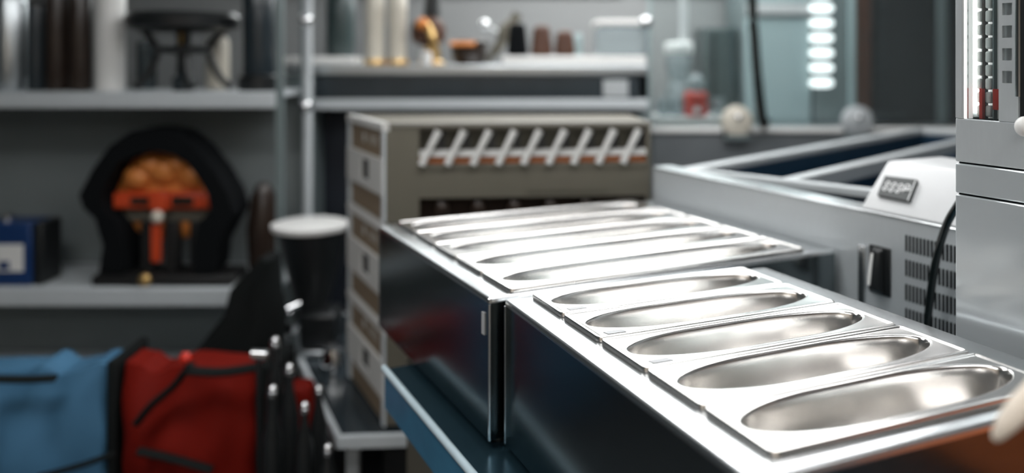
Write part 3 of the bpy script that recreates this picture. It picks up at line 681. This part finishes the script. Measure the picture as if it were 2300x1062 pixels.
# ------------------------------------------------------------------ central steel unit with shelf top
Ym = 4.32; yb = 4.95
t = thing('steel_sideboard', 'tall steel sideboard with dark glass panel and rails behind the crates', 'sideboard')
xL, xR = X(640, Ym), X(1456, Ym)
xp = X(703, Ym)
b = BM(); bx(b, xL, xR, Ym, yb, Z(168, Ym), Z(146, Ym)); obj('top_slab', b, 'steel', t, bevel=.008)
b = BM(); bx(b, xp, xR, Ym+.02, Ym+.04, Z(222, Ym), Z(169, Ym)); obj('glass_panel', b, 'slate', t)
b = BM(); bx(b, xp, xR, Ym-.005, Ym+.04, Z(247, Ym), Z(223, Ym)); obj('rail', b, 'shelf', t, bevel=.01)
b = BM(); bx(b, xp, xR, Ym+.25, Ym+.27, 0.02, Z(248, Ym)); bx(b, xp, xR, Ym+.04, yb, .02, .08); obj('recess_back', b, 'navy', t)
b = BM(); bx(b, xL, xp-.001, Ym+.02, yb, 0.0, Z(169, Ym)); obj('side_panel', b, 'greypost', t, bevel=.005)
b = BM(); bx(b, xR-.05, xR, Ym+.02, yb, 0.0, Z(169, Ym)); obj('side_panel', b, 'greypost', t, bevel=.005)
b = BM(); bx(b, X(1355, Ym), X(1412, Ym), Ym+.008, Ym+.019, Z(218, Ym), Z(180, Ym)); obj('badge', b, 'satin', t, bevel=.003)
o = thing('steel_post', 'slim steel post with two shiny ball joints in front of the sideboard', 'post', (X(691, 4.15), 4.15, 0))
b = BM(); lathe(b, [(.024, 0), (.024, 2.6)], seg=16); obj('tube', b, 'shelf', o, smooth=True)
for py in (48, 235):
    b = BM(); ball(b, (-.006, -.02, Z(py, 4.24)), .036, .036, .036); obj('ball_joint', b, 'chrome', o, smooth=True)
ZT = Z(146, Ym)+.0005; Yi = 4.5
b = BM(); bx(b, X(636, 4.4), X(800, 4.4), 4.36, 4.6, ZT, ZT+.045); o = obj('white_tray', b, 'white2', None, bevel=.01); tag(o, 'thin white tray on the sideboard next to the post', 'tray')
b = BM(); bx(b, X(1128, 4.4), X(1448, 4.4), 4.345, 4.80, ZT, ZT+.048); o = obj('white_tray', b, 'white2', None, bevel=.01); tag(o, 'long white tray on the sideboard under the dark loaves and clear box', 'tray'); ZTR = ZT+.049
def grinder(px, label):
    t = thing('pale_grinder', label, 'grinder', (X(px, Yi), Yi, ZT), 0, 'pale tall grinders on the sideboard')
    b = BM(); lathe(b, [(.052, .031), (.048, .06), (.048, .18), (.054, .30), (.05, .40), (.02, .44)], seg=24); obj('body', b, 'cream', t, smooth=True)
    b = BM(); lathe(b, [(.060, 0), (.062, .012), (.055, .03)], seg=24); obj('brass_foot', b, 'brass', t, smooth=True)
grinder(842, 'tall cream grinder with brass foot on the sideboard, next to the dark urn'); grinder(893, 'tall cream grinder with brass foot on the sideboard, beside the copper and brass pot')
canister(765, .085, .42, 'darkteal', 'dark urn on the sideboard between the post and the cream grinders', 'urn', cat='urn', y=4.72, z=ZT)
t = thing('brass_pot', 'copper and brass pot with long dark neck on the sideboard', 'pot', (X(962, Yi), Yi, ZT))
b = BM(); lathe(b, [(.075, 0), (.08, .01), (.035, .03), (.03, .08), (.045, .10)], (.02, 0, 0), 22); obj('pedestal', b, 'brass', t, smooth=True)
b = BM(); lathe(b, [(.04, .10), (.09, .13), (.10, .19), (.085, .24), (.04, .27)], seg=24); obj('belly', b, 'rust', t, smooth=True)
b = BM(); ball(b, (-.025, -.09, .225), .035, .03, .035); obj('boss', b, 'copper', t, smooth=True)
b = BM(); lathe(b, [(.045, .27), (.04, .42)], (.02, 0, 0), 18); obj('neck', b, 'black', t)
b = BM(); tube(b, smooth_pts([(.0, -.08, .22), (.03, -.11, .16), (.045, -.10, .10), (.06, -.09, .03)]), .022, 10); obj('spout', b, 'brass', t, smooth=True)
b = BM(); lathe(b, [(.03, 0), (.036, .03), (.034, .07), (.0, .075)], seg=18); o = obj('white_cup', b, 'white2', None, smooth=True, loc=(X(956, 4.36), 4.365, ZT)); tag(o, 'small white cup in front of the brass pot', 'cup')
t = thing('copper_pan', 'low dark pan with copper handle between the brass pot and the trays', 'pan', (X(1054, 4.55), 4.55, ZT))
b = BM(); lathe(b, [(.08, 0), (.10, .03), (.105, .13), (.09, .14)], seg=26); obj('bowl', b, 'darkbrown', t, smooth=True)
b = BM(); tube(b, [(-.10, -.115, .115), (.04, -.115, .115)], .014, 10); obj('handle', b, 'copper', t, smooth=True)
t = thing('green_ladle', 'grey green scoop leaning over the dark loaves, shiny round end', 'scoop', (X(1110, 4.74), 4.74, ZT))
b = BM(); tube(b, smooth_pts([(-.05, 0, .01), (.02, 0, .10), (.08, 0, .20), (.14, 0, .30)]), [.02]*4+[.03]*4+[.05]*4+[.03]*4, 12); obj('scoop', b, 'olive', t, smooth=True)
b = BM(); ball(b, (-.055, -.04, .235), .03, .03, .03); obj('ball_end', b, 'chrome', t, smooth=True)
b = BM(); tube(b, [(-.055, -.04, .235), (.06, 0, .17)], .008, 8); obj('rod', b, 'chrome', t)
for px, w, h, d_, lb, m in ((1162, .061, .18, 4.46, 'black rounded loaf on the long white tray', 'dark'), (1216, .061, .17, 4.5, 'dark reddish loaf on the long white tray, beside the black one', 'rust'),
                             (1268, .058, .14, 4.47, 'low brown loaf on the long white tray, next to the blue tin', 'rust')):
    b = BM(); bx(b, -w, w, -.09, .09, 0, h)
    for v_ in b.verts:
        if v_.co.z > .01: v_.co.x *= .72; v_.co.y *= .8
    o = obj('dark_loaf', b, m, None, bevel=.025, seg=4, loc=(X(px, d_), d_, ZTR)); tag(o, lb, 'loaf', 'dark loaves on the white tray')
b = BM(); lathe(b, [(.04, 0), (.042, .01), (.042, .12), (.035, .13)], seg=18); o = obj('small_tin', b, 'tealdoor', None, smooth=True, loc=(X(1292, 4.62), 4.62, ZTR)); tag(o, 'small blue grey tin behind the brown loaf', 'tin')
t = thing('clear_container', 'clear plastic food container with white lid edge on the long white tray', 'container', (X(1394, 4.52), 4.52, ZTR))
b = BM(); bx(b, -.14, .14, -.10, .12, .002, .165); obj('tub', b, 'frosted', t, bevel=.02)
b = BM(); bx(b, -.15, .15, -.11, .13, .166, .20); obj('lid', b, 'white2', t, bevel=.01)
b = BM(); ball(b, (.125, -.12, .185), .034, .02, .034); obj('shiny_clip', b, 'chrome', t, smooth=True)

# ------------------------------------------------------------------ blue lined chest, rotated 45 degrees
RZ = 1.285
A0 = Vector((.635, 2.745)); EA = Vector((.71, .704)).normalized(); EP = Vector((EA.y, -EA.x)); LA, LP = 2.20, .62
t = thing('open_chest', 'open steel chest with dark blue lining beyond the control housing', 'chest')
b = BM(); w = .05
fbox(b, A0, EA, 0, LA, RZ-.028, RZ, -w, 0); fbox(b, A0+EP*LP, EA, 0, LA, RZ-.028, RZ, 0, w)
fbox(b, A0, EA, -w*.6, 0, RZ-.028, RZ, -w, LP+w); fbox(b, A0, EA, LA, LA+w, RZ-.028, RZ, -w, LP+w); obj('rim', b, 'steelrim', t, bevel=.005)
b = BM(); fbox(b, A0, EA, 0, LA, RZ-.40, RZ-.029, -.012, 0); fbox(b, A0+EP*LP, EA, 0, LA, RZ-.40, RZ-.029, 0, .012)
fbox(b, A0, EA, -.012, 0, RZ-.40, RZ-.029, -.012, LP+.012); fbox(b, A0, EA, LA, LA+.012, RZ-.40, RZ-.029, -.012, LP+.012)
fbox(b, A0, EA, 0, LA, RZ-.412, RZ-.40, 0, LP); obj('blue_lining', b, 'filmdark', t)
b = BM(); fbox(b, A0+EP*LP*.5, EA, -.02, LA+.03, 0, RZ-.415, -LP*.5-.04, LP*.5+.04); obj('base', b, 'steel', t)
b = BM(); fbox(b, A0, EA, .001, LA-.001, RZ-.055, RZ-.002, .30, .345); obj('divider_bar', b, 'steelrim', t, bevel=.004)

# ------------------------------------------------------------------ far counter with rail, clamps and glass guard
Yr = 4.62
t = thing('far_counter', 'far steel counter with white rail and splash panel behind the chest', 'counter')
xa, xb = X(1463, Yr), X(2330, Yr)
zr = Z(290, Yr)
b = BM(); bx(b, xa, xb, Yr, Yr+.44, 0, zr-.02); obj('body', b, 'midgrey', t, bevel=.004)
b = BM(); bx(b, xa-.01, xb, Yr-.02, Yr+.02, zr-.019, zr+.010); obj('rail', b, 'white2', t, bevel=.006)
b = BM(); bx(b, xa, xb, Yr+.021, Yr+.44, zr-.019, zr-.004); obj('counter_top', b, 'steel', t)
t2 = thing('glass_guard', 'tall clear glass guard standing on the far counter rail', 'glass guard', (0, Yr+.03, zr+.0105-.014))
b = BM(); bx(b, xa, X(2200, Yr), .0, .010, .0, 1.0); obj('pane', b, 'glass', t2)
b = BM(); bx(b, xa-.012, xa+.004, -.006, .016, .0, 1.0); obj('edge_post', b, 'tealdoor', t2)
for px, m_, lb in ((1655, 'cream', 'pale round glass clamp on the far counter rail, next to the red jar'), (1925, 'satin', 'grey round glass clamp on the far counter rail, under the dark cabinet')):
    t = thing('glass_clamp', lb, 'clamp', (X(px, Yr-.03), Yr-.035, zr-.028), 0, 'round glass clamps')
    b = BM(); n = 28; r = .092
    pr_ = [(0, -.028), (r*.6, -.026), (r*.93, -.015), (r, 0), (r, .012)]
    loft(b, [[(max(q_, .001)*math.cos(2*math.pi*k/n), d, .075+max(q_, .001)*math.sin(2*math.pi*k/n)) for k in range(n)] for q_, d in pr_]); obj('disc', b, m_, t, smooth=True)
    b = BM(); ball(b, (.0, -.032, .10), .018, .012, .018); obj('screw', b, 'chrome', t, smooth=True)
    b = BM(); bx(b, -.07, .07, -.02, .012, -.03, .0); obj('bracket', b, 'greypost', t)
# things on the far counter
zc_ = zr-.0035
b = BM(); bx(b, X(1468, 4.8), X(1640, 4.8), 4.68, 5.0, zc_, Z(262, 4.7)); o = obj('white_tray', b, 'white2', None, bevel=.01); tag(o, 'white tray with the red jar on the far counter', 'tray'); zj = Z(262, 4.7)+.0005
t = thing('red_jar', 'red glass jar with clear lid on the far counter tray', 'jar', (X(1563, 4.76), 4.76, zj))
b = BM(); lathe(b, [(.060, 0), (.068, .01), (.068, .13), (.05, .15)], seg=24); obj('jar', b, 'redjar', t, smooth=True)
b = BM(); lathe(b, [(.052, .151), (.06, .17), (.05, .22), (.015, .25)], seg=24); obj('lid', b, 'frosted', t, smooth=True)
b = BM(); ball(b, (-.01, -.066, .035), .02, .01, .022); obj('pale_patch', b, 'white2', t, smooth=True)
t = thing('juice_dispenser', 'tall clear glass dispenser with white collar and thin stem behind the red jar', 'dispenser', (X(1525, 4.9), 4.9, zj))
b = BM(); lathe(b, [(.08, .0), (.085, .02), (.085, .16), (.06, .20), (.08, .30), (.08, .36), (.05, .40)], seg=28); obj('vessel', b, 'frosted', t, smooth=True)
b = BM(); lathe(b, [(.085, .37), (.088, .38), (.088, .43), (.07, .44)], (.0, 0, 0), 28); obj('collar', b, 'white2', t, smooth=True)
b = BM(); lathe(b, [(.026, .44), (.022, .80)], (.03, 0, 0), 14); obj('stem', b, 'white', t, smooth=True)
for k, (px, py) in enumerate(((1490, 155), (1519, 172), (1612, 178))):
    b = BM(); lathe(b, [(.025, 0), (.04, .03), (.042, .10), (.038, .105)], seg=18); o = obj('drinking_glass', b, 'frosted', None, smooth=True, loc=(X(px, 4.76), 4.76, zj)); tag(o, ['cloudy drinking glass at the end of the far tray beside the guard edge', 'cloudy drinking glass beside the red jar, guard side', 'cloudy drinking glass beside the red jar, clamp side'][k], 'glass', 'drinking glasses on the far tray')

# background appliances
Yf = 5.25
b = BM(); bx(b, X(1585, Yf), X(1655, Yf), Yf, 5.6, 0, Z(62, Yf)); o = obj('dark_locker', b, 'darkteal', None, bevel=.01); tag(o, 'narrow dark cabinet behind the glassware', 'cabinet')
b = BM(); bx(b, X(1600, Yf), X(1605, Yf), Yf-.006, Yf, .1, Z(75, Yf)); obj('door_gap', b, 'dark', o)
t = thing('pale_fridge', 'pale teal upright fridge behind the hanging black cable', 'fridge', (0, 0, 0))
b = BM(); bx(b, X(1660, Yf), X(1808, Yf), Yf-.1, 5.6, 0, 2.5); obj('cabinet', b, 'greypost', t, bevel=.01)
b = BM(); bx(b, X(1684, Yf), X(1806, Yf), Yf-.13, Yf-.1005, .1, Z(42, Yf)); obj('door', b, 'tealdoor', t, bevel=.01)
b = BM(); bx(b, X(1664, Yf), X(1806, Yf), Yf-.15, Yf-.101, Z(36, Yf), Z(12, Yf)); obj('header_rail', b, 'white', t, bevel=.008)
b = BM(); bx(b, X(1662, Yf), X(1680, Yf), Yf-.14, Yf-.1005, .1, Z(42, Yf)); obj('hinge_strip', b, 'tealdoor', t, bevel=.006)
b = BM(); bx(b, X(1684, Yf), X(1806, Yf), Yf-.13, Yf-.1005, Z(9, Yf), 2.48); obj('upper_door', b, 'tealdoor', t, bevel=.01)
t = thing('light_column', 'grey green column with a row of glowing oval lights beside the pale fridge', 'light column')
b = BM(); bx(b, X(1812, Yf), X(1898, Yf), Yf-.15, 5.6, 0, 2.6); obj('column', b, 'greypost', t, bevel=.01)
b = BM(); bx(b, X(1884, Yf), X(1896, Yf), Yf-.17, Yf-.151, .9, 2.6); obj('edge_strip', b, 'tealdoor', t)
for k in range(13):
    py = 186-k*33.6; z = Z(py, Yf-.17); x = X(1847, Yf-.17)
    b = BM(); n = 20; L0 = []; L1_ = []
    for q_ in range(n):
        a = 2*math.pi*q_/n; cx = .038*math.copysign(1, math.cos(a)) if abs(math.cos(a)) > 1e-6 else 0
        L0.append((x+cx+.036*math.cos(a), Yf-.151, z+.028*math.sin(a))); L1_.append((x+cx+.034*math.cos(a), Yf-.165, z+.026*math.sin(a)))
    loft(b, [L0, L1_]); obj('oval_light', b, 'led', t)
t = thing('dark_display_cabinet', 'wide dark glass cabinet behind the chest, next to the lit column', 'cabinet')
b = BM(); bx(b, X(1902, Yf), X(2330, Yf), 5.45, 5.6, 0, 2.6); bx(b, X(1902, Yf), X(2330, Yf), Yf-.1, 5.45, 0, 1.2); obj('carcass', b, 'darkteal', t)
for pa, pb in ((1940, 1950), (2085, 2106), (2300, 2320)):
    b = BM(); bx(b, X(pa, Yf), X(pb, Yf), Yf-.13, Yf-.09, 1.2, 2.6); obj('frame_post', b, 'greypost' if pa != 1940 else 'black', t, bevel=.005)
b = BM(); bx(b, X(1952, Yf), X(2083, Yf), Yf-.11, Yf-.104, 1.21, 2.6); obj('glass_door', b, 'darkglass', t)
b = BM(); bx(b, X(2108, Yf), X(2298, Yf), Yf-.11, Yf-.104, 1.21, 2.6); obj('glass_door', b, 'darkglass', t)
b = BM(); bx(b, X(1904, Yf), X(1938, Yf), Yf-.11, Yf-.10, 1.21, 2.6); obj('brown_side_strip', b, 'rust', t)
for z in (1.55, 1.95):
    b = BM(); bx(b, X(1952, Yf), X(2298, Yf), Yf-.08, 5.44, z, z+.02); obj('inner_shelf', b, 'slate', t)
b = BM(); bx(b, X(1962, Yf), X(1990, Yf), Yf+.0, 5.3, 1.58, 2.3); obj('glass_reflection', b, 'greypost', t)  # grey reflection in the cabinet glass, built as a slim box
b = BM(); tube(b, smooth_pts([(X(1686, 4.45), 4.45, 2.85), (X(1690, 4.45), 4.45, Z(0, 4.45)), (X(1695, 4.45), 4.45, Z(90, 4.45)), (X(1703, 4.45), 4.45, Z(190, 4.45)), (X(1716, 4.5), 4.52, Z(275, 4.5)), (X(1722, 4.55), 4.57, Z(282, 4.5)+.02)]), .027, 12)
o = obj('hanging_cable', b, 'cable', None, smooth=True); tag(o, 'black cable hanging from the ceiling in front of the pale fridge', 'cable')
